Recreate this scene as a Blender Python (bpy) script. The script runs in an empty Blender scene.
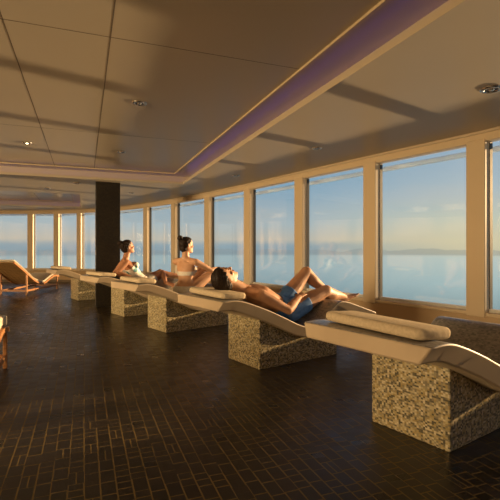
import bpy, bmesh, math, random
from mathutils import Vector, Matrix, noise
random.seed(7)
C = bpy.context.scene
COL = C.collection
U = 0.86                       # metres per layout unit
R = math.radians

# ------------------------------------------------------------------ camera
cam = bpy.data.cameras.new('camera'); camo = bpy.data.objects.new('camera', cam); COL.objects.link(camo)
camo.location = (0, 0, 1.2*U); camo.rotation_euler = (R(90), 0, 0)
cam.sensor_width = 36; cam.lens = 430/500*36; cam.shift_y = -0.003; cam.clip_start = .02; cam.clip_end = 500
C.camera = camo
C.view_settings.view_transform = 'Standard'; C.view_settings.look = 'None'
C.view_settings.exposure = 0.0; C.view_settings.gamma = 1.0; C.view_settings.use_curve_mapping = False

# ------------------------------------------------------------------ world: evening sky over a calm sea
def srgb(r, g, b):
    f = lambda c: (c/255/12.92) if c/255 <= .04045 else ((c/255+.055)/1.055)**2.4
    return (f(r), f(g), f(b), 1)
W = bpy.data.worlds.new('evening_sea'); C.world = W; W.use_nodes = True
nt = W.node_tree; nt.nodes.clear(); N = nt.nodes.new; L = nt.links.new
tc = N('ShaderNodeTexCoord'); sx = N('ShaderNodeSeparateXYZ'); L(tc.outputs['Generated'], sx.inputs[0])
def mth(op, a, b=None, clamp=False):
    m = N('ShaderNodeMath'); m.operation = op; m.use_clamp = clamp
    for i, v in enumerate((a, b)):
        if v is None: continue
        if isinstance(v, (int, float)): m.inputs[i].default_value = v
        else: L(v, m.inputs[i])
    return m.outputs[0]
def ramp(fac, stops):
    r = N('ShaderNodeValToRGB'); L(fac, r.inputs[0]); e = r.color_ramp.elements
    while len(e) < len(stops): e.new(.5)
    for k, (p, c) in enumerate(stops): e[k].position = p; e[k].color = c
    return r.outputs[0]
def mix(f, a, b):
    m = N('ShaderNodeMix'); m.data_type = 'RGBA'
    if isinstance(f, (int, float)): m.inputs[0].default_value = f
    else: L(f, m.inputs[0])
    for i, v in ((6, a), (7, b)):
        if isinstance(v, tuple): m.inputs[i].default_value = v
        else: L(v, m.inputs[i])
    return m.outputs[2]
elev = mth('MULTIPLY', sx.outputs[2], 1.0)
el = mth('ADD', elev, .0145)                                  # the visible horizon lies a little below eye level
fac = mth('ADD', mth('MULTIPLY', el, 1.0), .5, True)
warm = ramp(fac, [(0, srgb(70, 92, 104)), (.36, srgb(120, 146, 155)), (.44, srgb(176, 198, 200)), (.492, srgb(198, 210, 204)), (.4995, srgb(204, 212, 202)),
                  (.501, srgb(212, 204, 176)), (.53, srgb(226, 216, 180)), (.57, srgb(210, 212, 192)), (.63, srgb(186, 200, 206)), (.74, srgb(156, 182, 206)), (1, srgb(60, 100, 150))])
cool = ramp(fac, [(0, srgb(60, 84, 98)), (.40, srgb(124, 154, 166)), (.47, srgb(168, 188, 194)), (.4995, srgb(168, 186, 190)),
                  (.5005, srgb(140, 164, 178)), (.522, srgb(152, 172, 184)), (.535, srgb(200, 194, 182)), (.57, srgb(180, 194, 200)), (.66, srgb(138, 174, 200)), (1, srgb(60, 100, 150))])
azf = mth('MULTIPLY', mth('ADD', sx.outputs[0], -.12), 3.2, True)
sky = mix(azf, cool, warm)
# soft clouds and faint mountains
mp = N('ShaderNodeMapping'); L(tc.outputs['Generated'], mp.inputs[0]); mp.inputs['Scale'].default_value = (2.2, 2.2, 11)
ns = N('ShaderNodeTexNoise'); L(mp.outputs[0], ns.inputs[0]); ns.inputs['Scale'].default_value = 1.6; ns.inputs['Detail'].default_value = 5
cl = ramp(ns.outputs[0], [(.5, (0, 0, 0, 1)), (.75, (1, 1, 1, 1))])
band = ramp(fac, [(.50, (0, 0, 0, 1)), (.53, (.3, .3, .3, 1)), (.62, (.2, .2, .2, 1)), (.8, (0, 0, 0, 1))])
mm = N('ShaderNodeMix'); mm.data_type = 'RGBA'; mm.blend_type = 'MULTIPLY'; mm.inputs[0].default_value = 1; L(cl, mm.inputs[6]); L(band, mm.inputs[7])
sky = mix(mm.outputs[2], sky, srgb(226, 204, 178))
mp2 = N('ShaderNodeMapping'); L(tc.outputs['Generated'], mp2.inputs[0]); mp2.inputs['Scale'].default_value = (9, 9, 0)
ns2 = N('ShaderNodeTexNoise'); L(mp2.outputs[0], ns2.inputs[0]); ns2.inputs['Scale'].default_value = 1.5; ns2.inputs['Detail'].default_value = 6
ridge = mth('MULTIPLY', ns2.outputs[0], .022)
inr = mth('MULTIPLY', mth('LESS_THAN', el, ridge), mth('GREATER_THAN', el, 0.0))
sky = mix(mth('MULTIPLY', inr, .45), sky, srgb(150, 158, 158))
bg = N('ShaderNodeBackground'); L(sky, bg.inputs[0]); bg.inputs[1].default_value = 1.0
ow = N('ShaderNodeOutputWorld'); L(bg.outputs[0], ow.inputs[0])

# ------------------------------------------------------------------ sun, its glitter off the sea, added warm fill
def sunlamp(name, az, el_, e, col, ang):
    d = bpy.data.lights.new(name, 'SUN'); d.energy = e; d.color = col; d.angle = ang
    o = bpy.data.objects.new(name, d); COL.objects.link(o)
    v = Vector((math.cos(R(az))*math.cos(R(el_)), math.sin(R(az))*math.cos(R(el_)), math.sin(R(el_))))
    o.rotation_euler = v.to_track_quat('Z', 'Y').to_euler(); return o
sunlamp('low_sun', 26, 7.2, 10.0, (1, .62, .30), .014)
sunlamp('sea_glitter', 36, -6.5, 8.6, (1, .69, .40), .035)
def area(name, loc, tgt, size, e, col):
    d = bpy.data.lights.new(name, 'AREA'); d.shape = 'RECTANGLE'; d.size = size[0]; d.size_y = size[1]; d.energy = e; d.color = col
    o = bpy.data.objects.new(name, d); COL.objects.link(o); o.location = Vector(loc)*U
    o.rotation_euler = (Vector(loc)-Vector(tgt)).to_track_quat('Z', 'Y').to_euler(); return o
area('added_warm_fill', (-10.5, -2.0, 1.6), (-2, 9, .9), (3.6, 1.8), 370, (1, .70, .37)).data.spread = R(100)  # unseen area lamp added to turn bed fronts and window posts golden

# ------------------------------------------------------------------ materials
def mat(name, col, rough=.5, spec=.5, metal=0, emis=None, es=0, coat=0):
    m = bpy.data.materials.new(name); m.use_nodes = True; b = m.node_tree.nodes['Principled BSDF']
    b.inputs['Base Color'].default_value = tuple(col[:3])+(1,); b.inputs['Roughness'].default_value = rough
    b.inputs['Specular IOR Level'].default_value = spec; b.inputs['Metallic'].default_value = metal
    b.inputs['Coat Weight'].default_value = coat
    if emis: b.inputs['Emission Color'].default_value = tuple(emis[:3])+(1,); b.inputs['Emission Strength'].default_value = es
    return m
def bsdf(m): return m.node_tree.nodes['Principled BSDF']
class G:                                                      # small node helper
    def __init__(s, m): s.t = m.node_tree; s.b = bsdf(m)
    def n(s, k, **kw):
        x = s.t.nodes.new(k)
        for a, v in kw.items(): setattr(x, a, v)
        return x
    def l(s, a, b): s.t.links.new(a, b)
    def ramp(s, f, stops, interp='LINEAR'):
        r = s.n('ShaderNodeValToRGB'); s.l(f, r.inputs[0]); r.color_ramp.interpolation = interp; e = r.color_ramp.elements
        while len(e) < len(stops): e.new(.5)
        for k, (p, c) in enumerate(stops): e[k].position = p; e[k].color = tuple(c[:3])+(1,)
        return r.outputs[0]
def noisy(m, scale, a, b, lo=.35, hi=.65, bump=0, detail=4, stretch=(1, 1, 1)):
    g = G(m); tcn = g.n('ShaderNodeTexCoord'); mp = g.n('ShaderNodeMapping'); g.l(tcn.outputs['Object'], mp.inputs[0]); mp.inputs['Scale'].default_value = stretch
    ns = g.n('ShaderNodeTexNoise'); g.l(mp.outputs[0], ns.inputs[0]); ns.inputs['Scale'].default_value = scale; ns.inputs['Detail'].default_value = detail
    g.l(g.ramp(ns.outputs[0], [(lo, a), (hi, b)]), g.b.inputs['Base Color'])
    if bump:
        bp = g.n('ShaderNodeBump'); bp.inputs['Strength'].default_value = bump; bp.inputs['Distance'].default_value = .004; g.l(ns.outputs[0], bp.inputs['Height']); g.l(bp.outputs[0], g.b.inputs['Normal'])
    return m
def mosaic(name, cols, size, rough=.35, grout=(.2, .17, .12), aspect=(1, 1, 1), groutw=.09):
    m = mat(name, cols[0], rough); g = G(m)
    tcn = g.n('ShaderNodeTexCoord'); mp = g.n('ShaderNodeMapping'); g.l(tcn.outputs['Object'], mp.inputs[0])
    mp.inputs['Location'].default_value = (.37, .43, .29); mp.inputs['Scale'].default_value = tuple(a/size for a in aspect)
    fl = g.n('ShaderNodeVectorMath', operation='FLOOR'); g.l(mp.outputs[0], fl.inputs[0])
    wn = g.n('ShaderNodeTexWhiteNoise', noise_dimensions='3D'); g.l(fl.outputs[0], wn.inputs[0])
    st = [(i/len(cols), c) for i, c in enumerate(cols)]
    c = g.ramp(wn.outputs['Value'], st, 'CONSTANT'); g.l(c, g.b.inputs['Base Color'])
    return m
M = {}
M['ceiling'] = mat('cream_ceiling_paint', (.54, .45, .32), .30, .55)
M['soffit'] = mat('cream_soffit_paint', (.54, .45, .32), .42, .32)
for k in ('ceiling', 'soffit'):                               # faint waviness of the sheet panels
    g = G(M[k]); tcn = g.n('ShaderNodeTexCoord'); ns = g.n('ShaderNodeTexNoise'); g.l(tcn.outputs['Object'], ns.inputs[0]); ns.inputs['Scale'].default_value = 1.1
    bp = g.n('ShaderNodeBump'); bp.inputs['Strength'].default_value = .25; bp.inputs['Distance'].default_value = .02; g.l(ns.outputs[0], bp.inputs['Height']); g.l(bp.outputs[0], g.b.inputs['Normal'])
M['frame'] = mat('tan_window_cladding', (.62, .50, .33), .45, .4)
M['wallp'] = mat('tan_wall_panel', (.50, .36, .21), .5, .4)
M['streak_bar'] = mat('pale_blue_streak_bar', (.5, .7, .95), .5)
M['room'] = mat('cream_far_wall', (.55, .40, .24), .6)
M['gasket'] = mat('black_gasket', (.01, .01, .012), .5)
M['rail'] = mat('pale_window_rail', (.62, .62, .58), .4)
M['groove'] = mat('panel_seam', (.16, .12, .08), .6)
M['slab'] = noisy(mat('beige_cast_stone', (.5, .4, .28), .48, .4), 3, (.52, .41, .28), (.60, .48, .33))
stone = [(.48, .41, .24), (.30, .26, .16), (.13, .11, .07), (.60, .53, .36), (.40, .32, .15), (.22, .19, .12), (.47, .40, .25), (.09, .08, .05), (.34, .26, .11)]
M['mosaic'] = mosaic('beige_brown_mosaic', stone, .0095, .35, aspect=(.75, .75, 1))
M['topmos'] = mosaic('grey_beige_fine_mosaic', [(.29, .27, .25), (.24, .23, .21), (.34, .32, .29), (.19, .18, .17), (.28, .26, .24)], .0125, .32, aspect=(1, .8, 1))
M['column'] = mosaic('black_bronze_mosaic', [(.012, .01, .008), (.02, .016, .01), (.01, .008, .006), (.025, .018, .01), (.012, .01, .008), (.018, .013, .008)], .02, .35)
M['pad'] = noisy(mat('oatmeal_towelling', (.6, .5, .36), .95, .1), 60, (.56, .46, .31), (.66, .55, .39), bump=.5)
M['wood'] = noisy(mat('orange_teak', (.42, .18, .06), .45), 6, (.36, .15, .05), (.50, .24, .09), stretch=(8, 1, 8))
M['slat'] = noisy(mat('golden_teak_slat', (.42, .26, .11), .5), 6, (.36, .22, .09), (.50, .31, .13), stretch=(8, 1, 8))
M['padw'] = noisy(mat('cream_canvas_pad', (.66, .58, .45), .9, .1), 50, (.6, .52, .40), (.7, .62, .48), bump=.3)
M['chrome'] = mat('brushed_steel_ring', (.7, .66, .6), .22, .5, 1)
M['dark'] = mat('dark_lamp_well', (.02, .018, .015), .4)
M['lamp'] = mat('warm_lamp_glow', (1, .8, .5), .4, emis=(1, .72, .38), es=14)
M['led'] = mat('violet_led', (.3, .2, .6), .4, emis=(.22, .20, 1.0), es=1.4)
M['skin_m'] = noisy(mat('tanned_skin', (.5, .27, .15), .56, .35), 14, (.50, .26, .14), (.60, .33, .19))
M['skin_a'] = noisy(mat('brown_skin', (.35, .17, .09), .56, .35), 14, (.36, .165, .085), (.44, .21, .11))
M['skin_b'] = noisy(mat('light_tanned_skin', (.55, .3, .18), .56, .35), 14, (.56, .31, .18), (.64, .37, .22))
M['hair'] = noisy(mat('dark_brown_hair', (.02, .01, .006), .55, .25), 90, (.008, .005, .003), (.026, .012, .006), bump=.8)
M['eye'] = mat('eye_white', (.7, .68, .64), .2)
M['iris'] = mat('brown_iris', (.04, .02, .01), .2)
M['lips'] = mat('rose_lips', (.42, .14, .10), .4)
M['white_swim'] = noisy(mat('white_lace_swimwear', (.75, .7, .6), .8), 120, (.6, .54, .45), (.82, .78, .7), bump=.4)
M['teal_swim'] = noisy(mat('white_and_teal_swimsuit', (.7, .75, .7), .7), 8, (.05, .22, .24), (.80, .78, .70), lo=.44, hi=.50, detail=1)
M['shorts'] = noisy(mat('blue_swim_shorts', (.1, .2, .42), .75), 20, (.10, .26, .62), (.17, .38, .78), bump=.3)
# glass: clear pane with natural reflections
m = bpy.data.materials.new('window_glass'); m.use_nodes = True; t = m.node_tree; t.nodes.clear()
tr = t.nodes.new('ShaderNodeBsdfTransparent'); tr.inputs[0].default_value = (.95, .965, .955, 1)
gl = t.nodes.new('ShaderNodeBsdfGlossy'); gl.inputs['Roughness'].default_value = .015
lw = t.nodes.new('ShaderNodeLayerWeight'); lw.inputs[0].default_value = .5
pw = t.nodes.new('ShaderNodeMath'); pw.operation = 'POWER'; t.links.new(lw.outputs['Facing'], pw.inputs[0]); pw.inputs[1].default_value = 5
fr = t.nodes.new('ShaderNodeMath'); fr.operation = 'MULTIPLY_ADD'; t.links.new(pw.outputs[0], fr.inputs[0]); fr.inputs[1].default_value = .95; fr.inputs[2].default_value = .045
ms = t.nodes.new('ShaderNodeMixShader'); ou = t.nodes.new('ShaderNodeOutputMaterial')
t.links.new(fr.outputs[0], ms.inputs[0]); t.links.new(tr.outputs[0], ms.inputs[1]); t.links.new(gl.outputs[0], ms.inputs[2]); t.links.new(ms.outputs[0], ou.inputs[0])
M['glass'] = m
# floor: small dark tiles in strips along the ship, golden grout
D1 = Vector((-.36, .933)).normalized(); DL = Vector((-D1.y, D1.x)); GRID = math.atan2(D1.y, D1.x)
m = mat('dark_floor_tile', (.02, .015, .01), .34, .42); g = G(m); M['floor'] = m
tcn = g.n('ShaderNodeTexCoord'); mp = g.n('ShaderNodeMapping'); g.l(tcn.outputs['Object'], mp.inputs[0]); mp.inputs['Rotation'].default_value = (0, 0, -GRID)
sp = g.n('ShaderNodeSeparateXYZ'); g.l(mp.outputs[0], sp.inputs[0])
def gm(g, op, a, b=None, clamp=False):
    x = g.n('ShaderNodeMath', operation=op); x.use_clamp = clamp
    for i, v in enumerate((a, b)):
        if v is None: continue
        if isinstance(v, (int, float)): x.inputs[i].default_value = v
        else: g.l(v, x.inputs[i])
    return x.outputs[0]
STRIP, CELL = .066, .105
def wn(g, a, b=0.0):
    cb = g.n('ShaderNodeCombineXYZ')
    for i, v in enumerate((a, b)):
        if isinstance(v, (int, float)): cb.inputs[i].default_value = v
        else: g.l(v, cb.inputs[i])
    w = g.n('ShaderNodeTexWhiteNoise', noise_dimensions='3D'); g.l(cb.outputs[0], w.inputs[0]); return w.outputs['Value']
yy = gm(g, 'DIVIDE', sp.outputs[1], STRIP); row = gm(g, 'FLOOR', yy); fy = gm(g, 'FRACT', yy)
xx = gm(g, 'ADD', gm(g, 'DIVIDE', sp.outputs[0], CELL), gm(g, 'MULTIPLY', wn(g, row, 3.3), 5.0)); cx = gm(g, 'FLOOR', xx); fx = gm(g, 'FRACT', xx)
kind = wn(g, row, cx)
gw = .05
def line(f, w):                                               # 1 near the two ends of a 0..1 coordinate
    return gm(g, 'ADD', gm(g, 'LESS_THAN', f, w), gm(g, 'GREATER_THAN', f, 1-w), True)
ly = gm(g, 'MULTIPLY', line(fy, gw), gm(g, 'GREATER_THAN', wn(g, row, gm(g, 'ADD', cx, 40.0)), .22)); lx = gm(g, 'MULTIPLY', line(fx, gw*.63), gm(g, 'GREATER_THAN', wn(g, gm(g, 'ADD', row, 9.0), cx), .12))
ka = gm(g, 'LESS_THAN', kind, .07); kb = gm(g, 'MULTIPLY', gm(g, 'GREATER_THAN', kind, .36), gm(g, 'LESS_THAN', kind, .60))
midy = gm(g, 'LESS_THAN', gm(g, 'ABSOLUTE', gm(g, 'SUBTRACT', fy, .5)), gw*.9); midx = gm(g, 'LESS_THAN', gm(g, 'ABSOLUTE', gm(g, 'SUBTRACT', fx, .5)), gw*.6)
grout = gm(g, 'MAXIMUM', gm(g, 'MAXIMUM', ly, lx), gm(g, 'MAXIMUM', gm(g, 'MULTIPLY', ka, midy), gm(g, 'MULTIPLY', kb, midx)))
hx = gm(g, 'FLOOR', gm(g, 'MULTIPLY', xx, 2)); tid = wn(g, gm(g, 'ADD', row, 7.7), hx)
tile = g.ramp(tid, [(0, (.009, .007, .005)), (.5, (.015, .011, .008)), (1, (.024, .017, .012))])
mx = g.n('ShaderNodeMix', data_type='RGBA'); g.l(grout, mx.inputs[0]); g.l(tile, mx.inputs[6]); mx.inputs[7].default_value = (.16, .112, .036, 1); g.l(mx.outputs[2], g.b.inputs['Base Color'])
g.l(gm(g, 'ADD', gm(g, 'MULTIPLY', grout, .3), gm(g, 'ADD', gm(g, 'MULTIPLY', tid, .14), .27)), g.b.inputs['Roughness'])
bp = g.n('ShaderNodeBump'); bp.inputs['Strength'].default_value = .35; bp.inputs['Distance'].default_value = .002; bp.invert = True
g.l(gm(g, 'ADD', grout, gm(g, 'MULTIPLY', tid, .35)), bp.inputs['Height']); g.l(bp.outputs[0], g.b.inputs['Normal'])

# ------------------------------------------------------------------ mesh helpers (layout units in, metres out)
def link(name, bm, mats, parent=None, smooth=False, scale=U, bevel=0, seg=2, recalc=True):
    if recalc: bmesh.ops.recalc_face_normals(bm, faces=bm.faces)
    if scale != 1: bmesh.ops.scale(bm, vec=(scale,)*3, verts=bm.verts)
    me = bpy.data.meshes.new(name); bm.to_mesh(me); bm.free()
    for mm_ in (mats if isinstance(mats, (list, tuple)) else [mats]): me.materials.append(mm_)
    o = bpy.data.objects.new(name, me); COL.objects.link(o)
    if smooth:
        for p in me.polygons: p.use_smooth = True
    if bevel:
        b = o.modifiers.new('bevel', 'BEVEL'); b.width = bevel*U; b.segments = seg; b.limit_method = 'ANGLE'; b.angle_limit = R(35)
    if parent: o.parent = parent
    return o
def struct(name, bm, m_, parent=None, **k):
    o = link(name, bm, m_, parent, **k)
    if not parent: o['kind'] = 'structure'
    return o
def tag(o, label, cat, group=None):
    o['label'] = label; o['category'] = cat
    if group: o['group'] = group
    return o
def thing(name, label, cat, loc=(0, 0, 0), rz=0, group=None):
    o = bpy.data.objects.new(name, None); COL.objects.link(o); o.location = Vector(loc)*U; o.rotation_euler = (0, 0, rz); o.empty_display_size = .1
    return tag(o, label, cat, group)
def box(bm, lo, hi):
    v = [bm.verts.new((x, y, z)) for x in (lo[0], hi[0]) for y in (lo[1], hi[1]) for z in (lo[2], hi[2])]
    for f in ((0, 1, 3, 2), (4, 6, 7, 5), (0, 4, 5, 1), (2, 3, 7, 6), (0, 2, 6, 4), (1, 5, 7, 3)): bm.faces.new([v[i] for i in f])
    return v
def obox(bm, c, ex, ey, ez):                                  # oriented box: centre, half vectors
    c, ex, ey, ez = map(Vector, (c, ex, ey, ez))
    v = [bm.verts.new(c+a*ex+b*ey+d*ez) for a in (-1, 1) for b in (-1, 1) for d in (-1, 1)]
    for f in ((0, 1, 3, 2), (4, 6, 7, 5), (0, 4, 5, 1), (2, 3, 7, 6), (0, 2, 6, 4), (1, 5, 7, 3)): bm.faces.new([v[i] for i in f])
def prism(bm, poly, z0, z1):
    a = [bm.verts.new((p[0], p[1], z0)) for p in poly]; b = [bm.verts.new((p[0], p[1], z1)) for p in poly]; n = len(poly)
    bm.faces.new(a[::-1]); bm.faces.new(b)
    for i in range(n): bm.faces.new((a[i], a[(i+1) % n], b[(i+1) % n], b[i]))
def extrude_y(bm, prof, y0, y1):                              # profile in x,z swept over y
    a = [bm.verts.new((p[0], y0, p[1])) for p in prof]; b = [bm.verts.new((p[0], y1, p[1])) for p in prof]; n = len(prof)
    for i in range(n): bm.faces.new((a[i], a[(i+1) % n], b[(i+1) % n], b[i]))
    bm.faces.new(a[::-1]); bm.faces.new(b)
def ringed(bm, prof, segs=28):                                # lathe about z
    rows = [[bm.verts.new((r*math.cos(2*math.pi*k/segs), r*math.sin(2*math.pi*k/segs), z)) for k in range(segs)] for r, z in prof]
    for a, b in zip(rows, rows[1:]):
        for k in range(segs): bm.faces.new((a[k], a[(k+1) % segs], b[(k+1) % segs], b[k]))
    return rows

# ------------------------------------------------------------------ setting
MU = [(4.45, -3.6), (4.95, -1.9), (4.95, -.1), (4.5, 1.7), (3.75, 3.35), (2.69, 5.07), (1.80, 6.35), (.91, 7.68), (-.02, 9.1), (-1.01, 10.5), (-2.07, 11.85), (-3.13, 13.05),
      (-4.46, 14.3), (-5.97, 15.1), (-6.91, 15.4), (-7.87, 15.45), (-9.3, 15.4), (-10.7, 15.1), (-11.8, 14.2)]
HS, HT, HC, HR = .475, 2.44, 2.56, 2.74
NW = [Vector(p) for p in MU]
def off(poly, d, closed=False):                               # shift a polyline sideways
    out = []; n = len(poly)
    for i, p in enumerate(poly):
        a = poly[i-1] if (i or closed) else None; b = poly[(i+1) % n] if (i < n-1 or closed) else None
        ns_ = []
        for u, v in ((a, p), (p, b)):
            if u is None or v is None: continue
            t_ = (v-u).normalized(); ns_.append(Vector((-t_.y, t_.x)))
        if len(ns_) == 1: out.append(p+ns_[0]*d)
        else:
            mn = (ns_[0]+ns_[1]).normalized(); out.append(p+mn*(d/max(.3, mn.dot(ns_[0]))))
    return out
# travelling from the near right bay to the far left, the room lies on the left hand: positive offset = into the room
IN = NW
OUT = off(NW, -.30)
ROOM = [tuple(p) for p in off(NW, -.12)] + [(-11.9, 6), (-11.4, -5.6), (4.4, -5.6)]
bm = bmesh.new(); prism(bm, ROOM, -.12, 0); struct('floor', bm, M['floor'])
def strip(name, inner, outer, z0, z1, m_, **k):
    bm = bmesh.new(); n = len(inner)
    r = [[bm.verts.new((p.x, p.y, z)) for p in q] for q, z in ((inner, z0), (inner, z1), (outer, z1), (outer, z0))]
    for i in range(n-1):
        for j in range(4): bm.faces.new((r[j][i], r[j][i+1], r[(j+1) % 4][i+1], r[(j+1) % 4][i]))
    bm.faces.new([q[0] for q in r]); bm.faces.new([q[-1] for q in r])
    return struct(name, bm, m_, **k)
strip('wall_right', off(NW, .02), off(NW, -.12), -.1, HS-.06, M['wallp'])
strip('trim_1', off(NW, .045), off(NW, -.12), HS-.06, HS-.015, M['frame'], bevel=.008)
strip('baseboard_right', off(NW, .035), off(NW, .02), 0, .09, M['groove'])
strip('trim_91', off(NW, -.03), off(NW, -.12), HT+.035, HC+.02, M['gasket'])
strip('trim_2', off(NW, .05), off(NW, -.03), HT, HC+.02, M['frame'], bevel=.006)
strip('trim_3', off(NW, .075), off(NW, .05), HC-.028, HC+.01, M['soffit'])
bm = bmesh.new(); prism(bm, [(-11.9, 14.3), (-12.1, 14.3), (-12.1, 6), (-11.6, -5.8), (-11.4, -5.6), (-11.9, 6)], -.1, 2.95); struct('wall_left', bm, M['room'])
bm = bmesh.new(); prism(bm, [(-11.6, -5.6), (4.7, -5.6), (4.7, -5.8), (-11.6, -5.8)], -.1, 2.95); struct('wall_back', bm, M['room'])
bm = bmesh.new(); prism(bm, [(4.4, -5.6), (4.6, -3.7), (4.45, -3.6), (4.25, -5.6)], -.1, 2.95); struct('wall_near', bm, M['room'])
# windows and the clad posts between them
MWID = .225
for i in range(len(NW)-1):
    a, b = NW[i], NW[i+1]; t_ = (b-a).normalized(); nrm = Vector((-t_.y, t_.x)); h = .105
    a2, b2 = a+t_*h, b-t_*h; mid = (a2+b2)/2; half = (b2-a2).length/2; T3 = Vector((t_.x, t_.y, 0)); N3 = Vector((nrm.x, nrm.y, 0))
    bm = bmesh.new()
    c0 = Vector((mid.x, mid.y, 0))-N3*.065
    for z, hz in ((HS+.003, .018), (HT+.012, .010)): obox(bm, c0+Vector((0, 0, z)), T3*half, N3*.03, (0, 0, hz))
    w = struct('window_%d' % (i+1), bm, M['rail'])
    bm = bmesh.new()
    for s_ in (-1, 1): obox(bm, c0+T3*s_*(half+.0)+Vector((0, 0, (HS+HT)/2)), T3*.014, N3*.028, (0, 0, (HT-HS)/2))
    link('gasket', bm, M['gasket'], w)
    bm = bmesh.new(); obox(bm, c0-N3*.012+Vector((0, 0, (HS+HT)/2)), T3*half, N3*.006, (0, 0, (HT-HS)/2-.01)); link('pane', bm, M['glass'], w)
for i in range(1, len(NW)-1):
    p = NW[i]; t_ = (NW[i+1]-NW[i-1]).normalized(); T3 = Vector((t_.x, t_.y, 0)); N3 = Vector((-t_.y, t_.x, 0))
    hw = MWID/2 if i < 13 else .10
    bm = bmesh.new(); obox(bm, Vector((p.x, p.y, (HS-.06+HT)/2+.01))-N3*.015, T3*hw, N3*.082, (0, 0, (HT-HS+.1)/2))
    struct('trim_%d' % (i+3), bm, M['frame'], bevel=.012, seg=3)
strip('trim_90', off(NW, -.47), off(NW, -.53), 2.415, 2.475, M['streak_bar'])  # bar added outside to stand in for the pale reflected streak in the panes
# ceiling: a low soffit with two raised coves
C1 = Vector((-1.41, 9.07))
REC1 = [C1, C1-D1*11, C1-D1*11+DL*8, C1+DL*8]
C2 = Vector((-5.65, 14.35)); REC2 = [C2, C2-D1*3.9, C2-D1*3.9+DL*4.4, C2+DL*4.4]
def holed(bm, outer, holes, z):
    es = []
    for poly in [outer]+holes:
        v = [bm.verts.new((p[0], p[1], z)) for p in poly]
        es += [bm.edges.new((v[k], v[(k+1) % len(v)])) for k in range(len(v))]
    bmesh.ops.triangle_fill(bm, edges=es, use_beauty=True)
bm = bmesh.new(); holed(bm, ROOM, [REC1, REC2], HC); struct('ceiling', bm, M['soffit'])
def grow(poly, d):
    c = sum(poly, Vector((0, 0)))/4
    a = off(poly, d, True); b = off(poly, -d, True)
    return a if (a[0]-c).length > (b[0]-c).length else b
def shrink(poly, d):
    c = sum(poly, Vector((0, 0)))/4
    a = off(poly, d, True); b = off(poly, -d, True)
    return a if (a[0]-c).length < (b[0]-c).length else b
def wall_ring(bm, p, q, z0, z1):
    a = [bm.verts.new((v[0], v[1], z0)) for v in p]; b = [bm.verts.new((v[0], v[1], z1)) for v in q]
    for k in range(4): bm.faces.new((a[k], a[(k+1) % 4], b[(k+1) % 4], b[k]))
n_trim = 30
for ri, (rec, cols) in enumerate(((REC1, 12), (REC2, 6))):
    big = grow(rec, .16)
    bm = bmesh.new(); wall_ring(bm, rec, rec, HC, HC+.05); wall_ring(bm, rec, grow(rec, .02), HC+.05, HC+.05); wall_ring(bm, grow(rec, .02), grow(rec, .02), HC+.05, HC+.02)
    wall_ring(bm, grow(rec, .02), big, HC+.02, HC+.02); wall_ring(bm, big, big, HC+.02, HR)
    struct('trim_%d' % n_trim, bm, M['soffit'], recalc=False); n_trim += 1
    bm = bmesh.new(); v = [bm.verts.new((p.x, p.y, HR)) for p in big]; bm.faces.new(v)
    struct('ceiling_recess' if ri == 0 else 'ceiling_recess_far', bm, M['ceiling']).name = 'ceiling.%03d' % (ri+1)
    # thin bead that runs round just inside the cove
    ins = [shrink(rec, .20), shrink(rec, .228)]
    bm = bmesh.new()
    for p, q, z0, z1 in ((ins[0], ins[0], HR, HR-.02), (ins[0], ins[1], HR-.02, HR-.02), (ins[1], ins[1], HR-.02, HR)): wall_ring(bm, p, q, z0, z1)
    struct('trim_%d' % n_trim, bm, M['frame'], recalc=False); n_trim += 1
    # seams between the sheet panels
    bm = bmesh.new(); o_ = rec[0]; W_ = (rec[3]-rec[0]).length-.3; L_ = (rec[1]-rec[0]).length-.3
    def seg(p, q, w_):
        d = (q-p); t_ = d.normalized(); n_ = Vector((-t_.y, t_.x))*w_; obox(bm, ((p+q)/2).to_3d()+Vector((0, 0, HR-.0003)), (d/2).to_3d(), n_.to_3d()*.8, (0, 0, .0006))
    for k in ((1.77, 2.46, 4.3, 5.0, 6.6) if ri == 0 else (1.2, 2.4)): seg(o_-D1*.23+DL*k, o_-D1*L_+DL*k, .005)
    for k in ((2.9, 5.68, 8.4) if ri == 0 else (1.6,)): seg(o_-D1*k+DL*.23, o_-D1*k+DL*W_, .004)
    struct('trim_%d' % n_trim, bm, M['groove']); n_trim += 1
    # violet LED lines lying in the cove
    mid_ = grow(rec, .09)
    for a_, b_, nm in ((0, 1, 'window side'), (0, 3, 'far side')):
        p, q = mid_[a_], mid_[b_]; d = q-p; t_ = d.normalized(); n_ = Vector((-t_.y, t_.x))*.008
        bm = bmesh.new(); obox(bm, ((p+q)/2).to_3d()+Vector((0, 0, HC+.028)), (d/2*.985).to_3d(), n_.to_3d(), (0, 0, .008))
        tag(link('led_strip', bm, M['led']), 'violet light line in the %s cove of the %s ceiling recess' % (nm, 'large near' if ri == 0 else 'small far'), 'light', 'violet cove lights')
# column
cc = Vector((-3.0, 9.05)); hw = .24
bm = bmesh.new(); pts = [cc+D1*a*hw+DL*b*hw for a, b in ((-1, -1), (-1, 1), (1, 1), (1, -1))]
prism(bm, [tuple(p) for p in pts], 0, HC); struct('column', bm, M['column'], bevel=.006)

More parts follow.
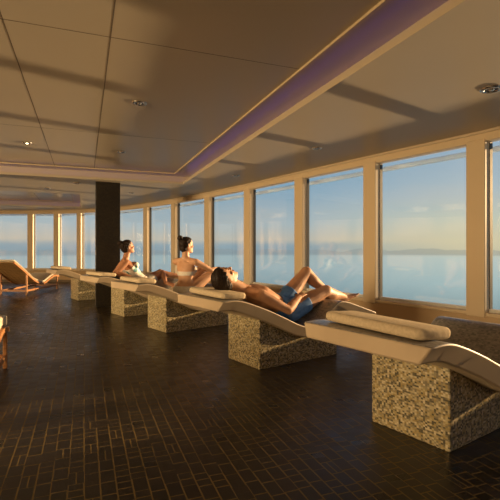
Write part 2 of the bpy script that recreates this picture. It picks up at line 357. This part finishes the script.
# ------------------------------------------------------------------ downlights
def downlight(x, y, z, label, big=1.0, lit=False):
    t = thing('downlight', label, 'ceiling light', (x, y, z), 0, 'recessed ceiling downlights')
    r = .062*big
    bm = bmesh.new(); ringed(bm, [(r*.62, .0), (r*.70, -.012), (r*.95, -.012), (r*1.05, -.006), (r*1.08, 0)]); link('trim_ring', bm, M['chrome'], t, smooth=True)
    bm = bmesh.new(); ringed(bm, [(r*.62, -.001), (r*.60, -.004), (r*.01, -.004)]); link('lamp_well', bm, M['dark'], t, recalc=False)
    bm = bmesh.new(); ringed(bm, [(r*.30, -.004), (r*.24, -.012), (r*.01, -.013)]); link('bulb', bm, M['lamp'] if lit else M['chrome'], t)
    return t
downlight(-1.17, 4.55, HR, 'unlit steel-ringed downlight in the raised ceiling, nearest of those in the recess', 1.15)
downlight(-2.05, 6.85, HR, 'small steel downlight in the raised ceiling above the beds, next beyond the nearest one')
downlight(-3.25, 6.27, HR, 'glowing white downlight in the raised ceiling at far left, the only lit one', 1.0, True)
downlight(.907, 5.82, HC, 'steel downlight in the low ceiling above the reclining man, by a dark shadow band')
downlight(2.06, 3.67, HC, 'large steel downlight in the low ceiling at the right edge of the photo', 1.35)
downlight(-.26, 8.0, HC, 'steel downlight in the low ceiling just right of the corner of the raised recess')
downlight(-2.9, 10.5, HC, 'tiny downlight in the low ceiling just right of the black column')
downlight(-3.6, 8.93, HC, 'dark downlight in the low ceiling just left of the black column', 1.1)
downlight(-4.56, 9.67, HC, 'pale downlight in the low ceiling, left of the dark one beside the column')

# ------------------------------------------------------------------ heated stone beds
KEY = [(0, .72), (.14, .722), (.25, .702), (.5, .612), (.74, .507), (.96, .408), (1.12, .375), (1.25, .415), (1.39, .53), (1.52, .61), (1.64, .605), (1.9, .525), (2.16, .44)]
def T(s):
    s = max(KEY[0][0], min(KEY[-1][0], s))
    for i in range(len(KEY)-1):
        if s <= KEY[i+1][0]:
            x0, y0 = KEY[i]; x1, y1 = KEY[i+1]; xm, ym = KEY[max(0, i-1)]; xp, yp = KEY[min(len(KEY)-1, i+2)]
            m0 = (y1-ym)/(x1-xm); m1 = (yp-y0)/(xp-x0); h = x1-x0; u = (s-x0)/h
            return (2*u**3-3*u*u+1)*y0+(u**3-2*u*u+u)*h*m0+(-2*u**3+3*u*u)*y1+(u**3-u*u)*h*m1
def slope(s): return (T(min(2.16, s+.01))-T(max(0, s-.01)))/(min(2.16, s+.01)-max(0, s-.01))
OX, OY, TH, WID = 1.05, .45, .115, .92                        # local origin of a bed, in the middle of its base
def bedmesh():
    ss = [2.16*k/60 for k in range(61)]
    top = [(s-OX, T(s)) for s in ss]
    bot = []
    for s in ss:
        sl = slope(s); n_ = Vector((sl, -1)).normalized(); th = TH*(.82+.18*min(1, s/.3)); bot.append((s-OX+n_.x*th*.8-(.03 if s < .01 else 0), T(s)+n_.y*th))
    bm = bmesh.new(); extrude_y(bm, top+bot[::-1], -OY, WID-OY)
    for k_, v in enumerate(bm.verts):                         # the sides are undercut: the underside is narrower than the top
        if k_ % (len(top)*2) >= len(top): v.co.y *= 1-.052/OY
    bmesh.ops.recalc_face_normals(bm, faces=bm.faces)
    bm.faces.ensure_lookup_table(); bm.normal_update()
    for f in bm.faces:
        if len(f.verts) == 4 and f.normal.z > .6: f.material_index = 1
    slab = link('slab', bm, [M['slab'], M['topmos']], bevel=.012, seg=2)
    for p in slab.data.polygons: p.use_smooth = len(p.vertices) == 4
    slab.data.set_sharp_from_angle(angle=R(35))
    bm = bmesh.new(); ss = [.5+1.1*k/30 for k in range(31)]
    extrude_y(bm, [(.5-OX, 0)]+[(s-OX, T(s)-TH*.9) for s in ss]+[(1.6-OX, 0)], .165-OY, .735-OY)
    blk = link('base_block', bm, M['mosaic'], bevel=.004, seg=1)
    return slab, blk
BEDS = {1: (.878, 2.074, 34.9), 2: (-.24, 3.858, 35.8), 3: (-1.47, 5.67, 40), 4: (-2.49, 7.1, 40), 5: (-4.26, 9.48, 38)}
def bedmat(b):
    x, y, a = BEDS[b]; a = R(a); c, s = math.cos(a), math.sin(a)
    return Matrix.Translation(Vector((x, y, 0))) @ Matrix.Rotation(a, 4, 'Z')
def P(b, s, w, h): return bedmat(b) @ Vector((s, w, h))        # layout units
slab0, blk0 = bedmesh()
BL = {1: 'empty curved stone bed nearest the camera, at the right edge, mosaic top in view', 2: 'curved stone bed under the reclining man in blue shorts',
      3: 'curved stone bed under the woman sitting upright in a white bikini', 4: 'curved stone bed under the woman propped on her elbow, right of the black column',
      5: 'farthest curved stone bed, empty, left of and behind the black column'}
for b in range(1, 6):
    p = bedmat(b) @ Vector((OX, OY, 0))
    t = thing('stone_lounger', BL[b], 'lounger', p, R(BEDS[b][2]), 'curved heated stone beds in a row')
    for k, src in enumerate((slab0, blk0)):
        o = src if b == 1 else src.copy()
        if b > 1: COL.objects.link(o)
        o.parent = t
        if k: o.location.y = (0, .035, -.045, 0, 0, 0)[b]*U
def pad_mesh(L_, W_, H_, wob):
    bm = bmesh.new(); bmesh.ops.create_cube(bm, size=1); bmesh.ops.scale(bm, vec=(L_, W_, H_), verts=bm.verts)
    bmesh.ops.bevel(bm, geom=[e for e in bm.edges if abs((e.verts[0].co-e.verts[1].co).z) > .01], offset=.05, segments=4, profile=.5, affect='EDGES')
    bmesh.ops.bevel(bm, geom=[e for e in bm.edges if abs((e.verts[0].co-e.verts[1].co).z) < .001 and len(e.link_faces) == 2 and e.calc_face_angle(0) > .8], offset=H_*.42, segments=5, profile=.5, affect='EDGES')
    return bm
PL = {1: 'oatmeal head cushion on the nearest empty stone bed, at right', 2: 'oatmeal head cushion under the reclining man', 3: 'oatmeal head cushion on the bed of the woman in the white bikini',
      4: 'oatmeal head cushion under the elbow of the woman by the black column', 5: 'oatmeal head cushion on the farthest empty stone bed'}
for b in range(1, 6):
    p = P(b, .195, .445, .718+.037)
    o = link('head_cushion', pad_mesh(.27, .76, .062, b*3.1), M['pad'], smooth=True)
    o.location = p*U; o.rotation_euler = (0, R(3.5), R(BEDS[b][2]+(0, -5, -3, -4, 1, 1)[b]))
    tag(o, PL[b], 'cushion', 'head cushions on the stone beds')

# ------------------------------------------------------------------ wooden loungers
def rail_line(bm, pts, y0, y1, th):
    n = len(pts); prof = []
    up, dn = [], []
    for i, p in enumerate(pts):
        a = Vector(pts[max(0, i-1)]); b = Vector(pts[min(n-1, i+1)]); d = (b-a).normalized(); q = Vector((-d.y, d.x))*th/2
        up.append(tuple(Vector(p)+q)); dn.append(tuple(Vector(p)-q))
    extrude_y(bm, up+dn[::-1], y0, y1)
LP = [(0, .86), (.5, .61), (.95, .37), (1.12, .30), (1.35, .235), (1.55, .235), (1.85, .33), (2.1, .40), (2.25, .405), (2.45, .37)]
def wood_lounger(loc, rz, label, thick):
    t = thing('wooden_lounger', label, 'lounger', loc, rz, 'wooden sun loungers')
    for s_ in (0, 1):
        y0 = s_*.66; bm = bmesh.new(); rail_line(bm, LP, y0-.02, y0+.02, .05); link('side_rail', bm, M['wood'], t, bevel=.006)
    for x, h in ((.60, .53), (2.33, .36)):
        for y in (.0, .66):
            bm = bmesh.new(); box(bm, (x-.022, y-.018, 0), (x+.022, y+.018, h)); link('leg', bm, M['wood'], t, bevel=.005)
        bm = bmesh.new(); box(bm, (x-.018, .02, .09), (x+.018, .64, .14)); link('cross_bar', bm, M['wood'], t, bevel=.004)
    for y in (.0, .66):
        bm = bmesh.new(); box(bm, (.63, y-.014, .09), (2.35, y+.014, .14)); link('stretcher', bm, M['wood'], t, bevel=.004)
    bm = bmesh.new()
    for k in range(6):
        y = .035+k*.1; rail_line(bm, [(p[0], p[1]) for p in LP], y, y+.09, .018)
    link('slats', bm, M['slat'], t)
    bm = bmesh.new(); rail_line(bm, [(x+.02, z+.03+thick/2) for x, z in LP], .0, .66, thick); link('pad', bm, M['padw'], t, bevel=.03, seg=4)
    return t
wood_lounger((-5.74, 10.45, 0), R(90), 'wooden lounger by the far left windows, raised slatted back turned to the camera', .05)
wood_lounger(tuple((Vector((-2.47, 4.45))-D1*2.47+DL*.035))+(0,), GRID, 'wooden lounger at the left edge, only its foot end with cream pad visible', .11)

# ------------------------------------------------------------------ people
def basis(d, hint):
    d = d.normalized(); s_ = hint.cross(d)
    if s_.length < 1e-4: s_ = Vector((1, 0, 0)).cross(d)
    s_.normalize(); return s_, d.cross(s_).normalized()
def tube(bm, pts, rad, segs=14, hint=Vector((0, 0, 1)), flat=None):
    """tapered limb with rounded ends; rad = radius or (side, depth) per point; metres"""
    pts = [Vector(p) for p in pts]; rows = []; n = len(pts)
    fine = []
    for i in range(n-1):                                     # smooth path and radii
        for k in range(5):
            u = k/5; p0, p1, p2, p3 = pts[max(0, i-1)], pts[i], pts[i+1], pts[min(n-1, i+2)]
            c = .5*((2*p1)+(p2-p0)*u+(2*p0-5*p1+4*p2-p3)*u*u+(3*p1-p0-3*p2+p3)*u**3)
            lin = p1.lerp(p2, u); c = lin.lerp(c, .6)
            ra = Vector(rad[i] if isinstance(rad[i], tuple) else (rad[i], rad[i])); rb = Vector(rad[i+1] if isinstance(rad[i+1], tuple) else (rad[i+1], rad[i+1]))
            uu = u*u*(3-2*u); fine.append((c, ra.lerp(rb, .5*u+.5*uu)))
    fine.append((pts[-1], Vector(rad[-1] if isinstance(rad[-1], tuple) else (rad[-1], rad[-1]))))
    d0 = (fine[1][0]-fine[0][0]).normalized(); d1 = (fine[-1][0]-fine[-2][0]).normalized()
    seq = []
    for a in (-.95, -.8, -.5): r = math.sqrt(1-a*a); seq.append((fine[0][0]+d0*a*min(fine[0][1]), fine[0][1]*r, d0))
    for i, (c, r) in enumerate(fine):
        d = (fine[min(len(fine)-1, i+1)][0]-fine[max(0, i-1)][0]).normalized(); seq.append((c, r, d))
    for a in (.5, .8, .95): r = math.sqrt(1-a*a); seq.append((fine[-1][0]+d1*a*min(fine[-1][1]), fine[-1][1]*r, d1))
    for c, r, d in seq:
        s_, q = basis(d, hint)
        rows.append([bm.verts.new(c+s_*math.cos(t_)*r[0]+q*math.sin(t_)*r[1]) for t_ in (2*math.pi*k/segs for k in range(segs))])
    for a, b in zip(rows, rows[1:]):
        for k in range(segs): bm.faces.new((a[k], a[(k+1) % segs], b[(k+1) % segs], b[k]))
    bm.faces.new(rows[0][::-1]); bm.faces.new(rows[-1])
def blob(bm, c, rx, ry, rz, mtx=None, u=20, v=12):
    r = bmesh.ops.create_uvsphere(bm, u_segments=u, v_segments=v, radius=1)
    for x in r['verts']:
        p = Vector((x.co.x*rx, x.co.y*ry, x.co.z*rz))
        if mtx: p = mtx @ p
        x.co = p+Vector(c)
HEAD = [(.00, .020, .074, -.030), (.05, .034, .084, -.005), (.12, .048, .086, .020), (.20, .056, .088, .045), (.30, .063, .088, .068), (.40, .069, .087, .085),
        (.48, .073, .083, .096), (.56, .075, .088, .102), (.66, .077, .090, .104), (.78, .074, .082, .098), (.88, .062, .064, .082), (.95, .043, .040, .056), (1.0, .012, .010, .020)]
def head_mesh(bm, c, up, fwd, k):
    """c = centre of the head (ear height); up to the crown, fwd out of the face; k = head height in metres"""
    up = up.normalized(); side = fwd.cross(up).normalized(); fwd = up.cross(side).normalized(); g_ = k/.235; rows = []
    def at(x, y, z): return c+side*x*g_+fwd*y*g_+up*z*g_
    for t_, w, f, b in HEAD:
        z = (t_-.48)*.235; row = []
        for i in range(24):
            a = 2*math.pi*i/24; y = math.cos(a); x = math.sin(a)
            yy_ = (f if y > 0 else b) if b > 0 else f
            if b <= 0: y_ = (f-b if 0 else 0); cy = (f-b*-1)/2 if 0 else (f+(-b))/2; ry = (f-(-b))/2; pos = at(w*x, cy+ry*y, z)
            else: pos = at(w*math.copysign(abs(x)**.9, x), yy_*math.copysign(abs(y)**.95, y), z)
            row.append(bm.verts.new(pos))
        rows.append(row)
    for a, b in zip(rows, rows[1:]):
        for i in range(24): bm.faces.new((a[i], a[(i+1) % 24], b[(i+1) % 24], b[i]))
    bm.faces.new(rows[0][::-1]); bm.faces.new(rows[-1])
    B3 = Matrix((side, fwd, up)).transposed()
    tube(bm, [at(0, .084, .020), at(0, .096, -.006), at(0, .105, -.026)], [.007*g_, .009*g_, .012*g_], 10)          # nose
    blob(bm, at(0, .094, -.030), .017*g_, .010*g_, .008*g_, B3)                                                    # nostrils
    blob(bm, at(0, .084, .030), .055*g_, .010*g_, .009*g_, B3)                                                     # brow
    for s_ in (-1, 1):
        blob(bm, at(s_*.074, -.010, -.006), .008*g_, .017*g_, .030*g_, B3)                                         # ears
        blob(bm, at(s_*.046, .056, -.022), .020*g_, .020*g_, .018*g_, B3)                                          # cheeks
    blob(bm, at(0, .082, -.058), .024*g_, .010*g_, .010*g_, B3)                                                    # mouth
    blob(bm, at(0, .078, -.096), .020*g_, .013*g_, .014*g_, B3)                                                    # chin
    return at, B3, g_
def hand(bm, wrist, aim, palm, side, k=1.0, curl=.5, spread=.10):
    """aim = finger direction, palm = out of the palm, side = towards the thumb"""
    aim = aim.normalized(); palm = (palm-aim*palm.dot(aim)).normalized(); side = (side-aim*side.dot(aim)-palm*side.dot(palm)).normalized()
    tube(bm, [wrist-aim*.02*k, wrist+aim*.03*k, wrist+aim*.085*k], [(.024*k, .018*k), (.034*k, .016*k), (.038*k, .014*k)], 12, hint=palm)
    for i, (o_, l_) in enumerate(((.030, .070), (.010, .078), (-.010, .073), (-.029, .058))):
        p = wrist+aim*.088*k+side*o_*k; d = (aim+side*spread*o_*30*.3).normalized(); q = [wrist+aim*.06*k+side*o_*.9*k, p]
        ang = curl*.5
        for m_, f in enumerate((.45, .30, .25)):
            dd = d*math.cos(ang)+palm*math.sin(ang); p = p+dd*l_*f*k; q.append(p.copy()); ang += curl*.6
        tube(bm, q, [.0095*k, .0095*k, .0088*k, .0082*k, .0075*k], 8, hint=palm)
    b = wrist+aim*.022*k+side*.024*k; d = (aim*.6+side*.8+palm*.25).normalized()
    tube(bm, [b, b+d*.035*k, b+d*.035*k+(aim*.8+side*.35+palm*.4).normalized()*.032*k, b+d*.035*k+(aim*.85+side*.15+palm*.5).normalized()*.056*k], [.014*k, .012*k, .0105*k, .009*k], 8)
def foot(bm, ankle, aim, down, k=1.0):
    aim = aim.normalized(); down = (down-aim*down.dot(aim)).normalized(); side = aim.cross(down)
    tube(bm, [ankle-aim*.03*k+down*.035*k, ankle+aim*.03*k+down*.035*k, ankle+aim*.09*k+down*.045*k, ankle+aim*.155*k+down*.052*k], [(.028*k, .030*k), (.033*k, .034*k), (.040*k, .024*k), (.043*k, .016*k)], 14, hint=down)
    tube(bm, [ankle-down*.02*k, ankle+down*.02*k, ankle+aim*.05*k+down*.03*k], [.028*k, .031*k, .026*k], 12)
    for i in range(5):
        o_ = (-.032+.016*i)*k; l_ = (.045-.006*i)*k; p = ankle+aim*.15*k+down*.054*k+side*o_
        tube(bm, [p-aim*.02*k, p+aim*l_*.6, p+aim*l_], [.0105*k, .0095*k, .0085*k] if i else [.013*k, .012*k, .010*k], 8)
def limb_arm(bm, sh, el, wr, k=1.0):
    tube(bm, [sh, sh.lerp(el, .3), sh.lerp(el, .55), sh.lerp(el, .85), el], [.052*k, .048*k, .045*k, .037*k, .036*k])
    tube(bm, [el, el.lerp(wr, .25), el.lerp(wr, .6), wr], [.036*k, .040*k, .033*k, (.026*k, .022*k)])
def limb_leg(bm, hip, kn, an, calf, k=1.0):
    """calf = direction the calf muscle bulges"""
    tube(bm, [hip, hip.lerp(kn, .25), hip.lerp(kn, .6), hip.lerp(kn, .88), kn], [.092*k, .088*k, .072*k, .057*k, .055*k])
    c = calf.normalized()
    tube(bm, [kn, kn.lerp(an, .12)+c*.004, kn.lerp(an, .32)+c*.016, kn.lerp(an, .6)+c*.006, kn.lerp(an, .88), an], [.054*k, .052*k, .057*k, .045*k, .033*k, .031*k])
def fuse(bm, name, m_, voxel=.0055, smooth=4):
    """melt the overlapping body volumes into one continuous skin"""
    bmesh.ops.recalc_face_normals(bm, faces=bm.faces)
    me = bpy.data.meshes.new(name); bm.to_mesh(me); bm.free(); o = bpy.data.objects.new(name, me); COL.objects.link(o)
    r = o.modifiers.new('r', 'REMESH'); r.mode = 'VOXEL'; r.voxel_size = voxel
    s_ = o.modifiers.new('s', 'SMOOTH'); s_.factor = .5; s_.iterations = smooth
    dg = bpy.context.evaluated_depsgraph_get(); dg.update(); nm = bpy.data.meshes.new_from_object(o.evaluated_get(dg))
    nm.name = name; bpy.data.objects.remove(o); nm.materials.clear(); nm.materials.append(m_)
    for p in nm.polygons: p.use_smooth = True
    o = bpy.data.objects.new(name, nm); COL.objects.link(o); return o
def cover(body, name, test, m_, d=.006, parent=None, sm=6):
    """a close garment: the body surface where test(point) holds, set off by d and given thickness"""
    bm = bmesh.new(); bm.from_mesh(body.data); bm.normal_update()
    kill = [f for f in bm.faces if not test(f.calc_center_median())]
    bmesh.ops.delete(bm, geom=kill, context='FACES')
    for _ in range(sm):
        be = [v for v in bm.verts if v.is_boundary]
        new = {v: sum((e.other_vert(v).co for e in v.link_edges if e.is_boundary), Vector())/max(1, sum(1 for e in v.link_edges if e.is_boundary)) for v in be}
        for v, c_ in new.items(): v.co = v.co.lerp(c_, .5)
    nn = {v: v.normal.copy() for v in bm.verts}
    for v in bm.verts: v.co += nn[v]*d
    o = link(name, bm, m_, parent, smooth=True, scale=1, recalc=False)
    s_ = o.modifiers.new('thick', 'SOLIDIFY'); s_.thickness = d*.9; s_.offset = -1
    return o
def face_bits(at, B3, g_, par):
    for s_ in (-1, 1):
        bm = bmesh.new(); blob(bm, at(s_*.031, .078, .008), .013*g_, .008*g_, .007*g_, B3, 12, 8); link('eye', bm, M['eye'], par, smooth=True, scale=1)
        e_ = par.children[-1] if par.children else None
        bm = bmesh.new(); blob(bm, at(s_*.031, .0835, .008), .0055*g_, .0035*g_, .0055*g_, B3, 10, 6); link('iris', bm, M['iris'], e_ or par, smooth=True, scale=1)
        bm = bmesh.new(); tube(bm, [at(s_*.014, .093, .026), at(s_*.032, .091, .032), at(s_*.050, .078, .027)], [.003*g_, .0035*g_, .002*g_], 6); link('eyebrow', bm, M['hair'], par, smooth=True, scale=1)
    bm = bmesh.new(); blob(bm, at(0, .0895, -.0545), .021*g_, .006*g_, .0045*g_, B3, 12, 8); blob(bm, at(0, .0895, -.0625), .018*g_, .006*g_, .005*g_, B3, 12, 8); link('lips', bm, M['lips'], par, smooth=True, scale=1)
def hair_cap(at, B3, g_, par, bun=None, vol=0):
    bm = bmesh.new()
    for k in range(int(vol)):                                 # loose curls
        a = k*2.399; z = -.03+.12*(k/vol); r_ = .094*math.sqrt(max(.1, 1-((z-.03)/.11)**2))
        if math.cos(a) < .35: blob(bm, at(math.sin(a)*r_*.85, math.cos(a)*r_-.018, z), .024*g_, .024*g_, .022*g_, B3, 8, 6)
    blob(bm, at(0, -.008, .032), .086*g_, .110*g_, .099*g_, B3, 28, 18)
    blob(bm, at(0, -.052, -.020), .068*g_, .062*g_, .072*g_, B3, 20, 14)
    for s_ in (-1, 1): blob(bm, at(s_*.066, -.020, .022), .016*g_, .040*g_, .036*g_, B3)
    if bun:
        blob(bm, at(0, bun[0], bun[1]), bun[2]*g_, bun[2]*g_, bun[2]*.9*g_, B3)
        for k in range(7):
            a = k*2.4; blob(bm, at(math.cos(a)*bun[2]*.55, bun[0]+math.sin(a)*bun[2]*.5, bun[1]+.3*bun[2]*math.sin(a*1.7)), bun[2]*.55*g_, bun[2]*.5*g_, bun[2]*.55*g_, B3, 10, 8)
    h = fuse(bm, 'hair', M['hair'], .006, 2)
    inv_ = B3.inverted(); o0 = at(0, 0, 0)
    bm = bmesh.new(); bm.from_mesh(h.data); kill = []
    for v in bm.verts:
        p = inv_ @ (v.co-o0)/g_
        n_ = noise.noise(v.co*55)*.004+noise.noise(Vector((p.x*160, p.y*40, p.z*40)))*.0018
        v.co += v.normal*n_
        if p.y > (-.012 if p.z < .022 else .022 if p.z < .042 else .050 if p.z < .07 else .066 if p.z < .088 else .2): kill.append(v)
    bmesh.ops.delete(bm, geom=kill, context='VERTS'); bm.to_mesh(h.data); bm.free(); h.parent = par
    s_ = h.modifiers.new('thick', 'SOLIDIFY'); s_.thickness = .006; s_.offset = -1
    return h
def person(b, J, sex, skin, label, headup, headfwd, palms, feet, calf, k=1.0):
    """J: joints in the frame of bed b, layout units"""
    mt = bedmat(b); r3 = mt.to_3x3()
    Q = {n_: (mt @ Vector(p))*U for n_, p in J.items()}
    dv = lambda v: (r3 @ Vector(v)).normalized()
    bm = bmesh.new(); f = 1.0 if sex == 'm' else .86
    shc = (Q['shN']+Q['shF'])/2; hpc = (Q['hipN']+Q['hipF'])/2; acr = (Q['shN']-Q['shF']).normalized(); spine = (shc-hpc)
    front = dv(J_FRONT[label[:8]]) if 0 else spine.cross(acr).normalized()
    if front.dot(dv(headfwd)) < 0: front = -front
    wr = (Q['shN']-Q['shF']).length/2; hw_ = (Q['hipN']-Q['hipF']).length/2
    def sec(t_, w, d, fr_=0): return hpc+spine*t_+front*fr_, (w, d)
    if sex == 'm': S = [sec(-.14, .120, .085), sec(0, .155, .100), sec(.22, .146, .098), sec(.42, .142, .094, .004), sec(.65, .166, .106, .008), sec(.82, .176, .104, .006), sec(.96, .160, .080), sec(1.05, .085, .055)]
    else: S = [sec(-.14, .115, .085), sec(0, .150, .100, -.005), sec(.2, .135, .088), sec(.42, .108, .076), sec(.62, .122, .084), sec(.80, .134, .086), sec(.95, .128, .066), sec(1.04, .070, .046)]
    tube(bm, [s_[0] for s_ in S], [s_[1] for s_ in S], 24, hint=front)
    if sex == 'm':
        for s_ in (-1, 1): blob(bm, hpc+spine*.80+front*.050+acr*s_*.070, .070, .070, .056, None)
    else:
        for s_ in (-1, 1):
            blob(bm, hpc+spine*.70+front*.078+acr*s_*.062, .054, .054, .050, None)
            blob(bm, hpc-front*.045+acr*s_*.07, .085, .085, .08, None)
    # neck and shoulders
    hc = Q['head']; up = dv(headup); fw = dv(headfwd)
    nb = hc-up*.075*f-fw*.022
    tube(bm, [shc-spine*.03, shc+(nb-shc)*.35, nb, hc-fw*.02], [.072*f, .058*f, .054*f, .05*f], 16)
    for q in ('shN', 'shF'): tube(bm, [shc+(nb-shc)*.25, (shc+Q[q])/2+spine.normalized()*.012, Q[q]], [.05*f, .05*f, .052*f], 12)
    at, B3, g_ = head_mesh(bm, hc, up, fw, .235 if sex == 'm' else .218)
    for s_ in 'NF':
        limb_arm(bm, Q['sh'+s_], Q['el'+s_], Q['wr'+s_], (1.1 if sex == 'm' else .90))
        a_, p_, t_ = palms[s_][:3]; hand(bm, Q['wr'+s_], dv(a_), dv(p_), dv(t_), .95 if sex == 'm' else .86, palms[s_][3])
        Q['tip'+s_] = Q['wr'+s_]+dv(a_)*.17
        limb_leg(bm, Q['hip'+s_], Q['kn'+s_], Q['an'+s_], dv(calf[s_]), 1.08 if sex == 'm' else .92)
        a_, d_ = feet[s_]; foot(bm, Q['an'+s_], dv(a_), dv(d_), 1.0 if sex == 'm' else .9)
    body = fuse(bm, 'person', skin)
    tag(body, label, 'person')
    face_bits(at, B3, g_, body)
    return body, Q, at, B3, g_, hpc, spine, front, acr
def seg_t(p, a, b):
    d = b-a; t_ = (p-a).dot(d)/d.length_squared; return t_, (p-(a+d*max(0, min(1, t_)))).length
def on_torso(p, hpc, spine): t_ = (p-hpc).dot(spine)/spine.length_squared; return t_, (p-(hpc+spine*t_)).length
def near_arm(p, Q):
    for s_ in 'NF':
        for a, b, r_ in (('sh', 'el', .058), ('el', 'wr', .052), ('wr', 'tip', .058)):
            t_, d = seg_t(p, Q[a+s_], Q[b+s_])
            if d < r_ and t_ > (.18 if a == 'sh' else -.1) and t_ < 1.15: return True
    return False
def thigh_t(p, Q):
    best = (-9, 9)
    for s_ in 'NF':
        t_, d = seg_t(p, Q['hip'+s_], Q['kn'+s_]); t2, d2 = seg_t(p, Q['kn'+s_], Q['an'+s_])
        if d < .13 and d < best[1] and d <= d2+.01: best = (t_, d)
    return best

# man lying on his back on the second bed
J = dict(head=(.285, .42, .895), shN=(.585, .21, .725), shF=(.585, .65, .745), hipN=(1.10, .335, .51), hipF=(1.10, .545, .525),
         elN=(.87, .115, .56), wrN=(1.13, .24, .665), elF=(.85, .76, .60), wrF=(1.08, .66, .66),
         knN=(1.58, .27, .71), anN=(2.03, .40, .60), knF=(1.53, .55, .915), anF=(1.88, .50, .625))
man, Q, at, B3, g_, hpc, spine, front, acr = person(2, J, 'm', M['skin_m'], 'man in blue swim shorts lying on his back, one knee raised, hand on thigh',
    (-.93, 0, .30), (.32, 0, .95), {'N': ((.75, .28, .25), (0, .3, -1), (.2, 1, .2), .55), 'F': ((.6, -.6, -.05), (0, 0, -1), (.6, .6, 0), .5)},
    {'N': ((.93, .0, .36), (.36, 0, -.93)), 'F': ((.85, 0, -.38), (-.3, 0, -1))}, {'N': (-.2, .1, -1), 'F': (-1, 0, -.6)})
hair_cap(at, B3, g_, man)
def t_shorts(p):
    if near_arm(p, Q): return False
    t_, d = on_torso(p, hpc, spine)
    if t_ < .34 and t_ > -.1 and d < .22 and (p-Q['knN']).length > .3 and (p-Q['knF']).length > .3: return True
    a, d2 = thigh_t(p, Q); return -9 < a < .42 and (t_ < .34)
cover(man, 'swim_shorts', t_shorts, M['shorts'], .009, man)
bm = bmesh.new(); c_ = hpc+spine*.33; s1, s2 = acr, front
tube(bm, [c_+s1*math.cos(a)*.150+s2*math.sin(a)*.103 for a in (2*math.pi*k/18 for k in range(19))], [.008]*19, 8); link('waistband', bm, M['shorts'], man, smooth=True, scale=1)

# woman sitting upright on the third bed, arms over her knees
J = dict(head=(1.00, .43, 1.245), shN=(1.06, .27, .995), shF=(.93, .63, .995), hipN=(1.02, .34, .56), hipF=(.98, .55, .56),
         elN=(1.33, .24, .86), wrN=(1.58, .36, .885), elF=(1.24, .60, .86), wrF=(1.50, .48, .86),
         knN=(1.47, .33, .85), anN=(1.76, .36, .66), knF=(1.46, .55, .87), anF=(1.78, .52, .66))
w2, Q2, at, B3, g_, hpc2, spine2, front2, acr2 = person(3, J, 'f', M['skin_b'], 'woman in a white bikini sitting upright, arms over her knees, hair in a bun',
    (-.12, 0, 1), (1, -.06, .04), {'N': ((.9, .5, -.15), (0, .3, -1), (.2, .8, .6), .5), 'F': ((.8, -.6, -.15), (0, -.2, -1), (.2, -.7, .6), .5)},
    {'N': ((.9, 0, -.3), (-.3, 0, -1)), 'F': ((.9, 0, -.3), (-.3, 0, -1))}, {'N': (-1, 0, -.3), 'F': (-1, 0, -.3)})
hair_cap(at, B3, g_, w2, bun=(-.088, .118, .042))
def t_top(p):
    if near_arm(p, Q2): return False
    t_, d = on_torso(p, hpc2, spine2); fr_ = (p-hpc2).dot(front2)
    return (.52 if fr_ < .03 else .50) < t_ < (.66 if fr_ < .03 else .84) and d < .19 and p.z < Q2['shN'].z
def t_bot(p):
    t_, d = on_torso(p, hpc2, spine2)
    return t_ < .14 and t_ > -.5 and thigh_t(p, Q2)[0] < .12 and d < .25
cover(w2, 'bikini_top', t_top, M['white_swim'], .006, w2); cover(w2, 'bikini_bottom', t_bot, M['white_swim'], .006, w2)
bm = bmesh.new(); nk = (Q2['shN']+Q2['shF'])/2
for s_ in (-1, 1):
    tube(bm, [hpc2+spine2*.80+front2*.115+acr2*s_*.055, nk+front2*.045+acr2*s_*.058+spine2*.07, nk-front2*.045+acr2*s_*.02+spine2*.13, nk-front2*.052+spine2*.135], [.004]*4, 6)
link('neck_strap', bm, M['white_swim'], w2, smooth=True, scale=1)

# woman leaning back on her elbow on the fourth bed
J = dict(head=(.69, .43, 1.225), shN=(.59, .26, .955), shF=(.68, .60, .955), hipN=(1.03, .35, .545), hipF=(1.03, .56, .545),
         elN=(.40, .20, .775), wrN=(.63, .08, .68), elF=(.58, .76, .75), wrF=(.80, .72, .60),
         knN=(1.43, .50, .72), anN=(1.30, .13, .585), knF=(1.46, .64, .735), anF=(1.88, .56, .635))
w1, Q1, at, B3, g_, hpc1, spine1, front1, acr1 = person(4, J, 'f', M['skin_a'], 'woman in a white and teal swimsuit reclining on one elbow beside the black column',
    (-.28, 0, .96), (.96, -.12, .20), {'N': ((.95, -.1, -.2), (0, 0, -1), (0, 1, 0), .3), 'F': ((.9, -.1, -.3), (0, 0, -1), (0, -1, 0), .3)},
    {'N': ((.3, -.9, -.1), (.5, 0, -.8)), 'F': ((.85, 0, .2), (.3, 0, -1))}, {'N': (.6, .4, -.6), 'F': (0, 0, -1)})
hair_cap(at, B3, g_, w1, bun=(-.10, .10, .048), vol=46)
def t_suit(p):
    if near_arm(p, Q1): return False
    t_, d = on_torso(p, hpc1, spine1)
    if -.25 < t_ < .80 and d < .2 and thigh_t(p, Q1)[0] < .16 and (p-Q1['head']).length > .16: return True
    return False
cover(w1, 'swimsuit', t_suit, M['teal_swim'], .006, w1)
def t_wrap(p):
    if near_arm(p, Q1): return False
    a, d = thigh_t(p, Q1); return -.1 < a < .42 and d < .12
cover(w1, 'hip_wrap', t_wrap, M['white_swim'], .014, w1)
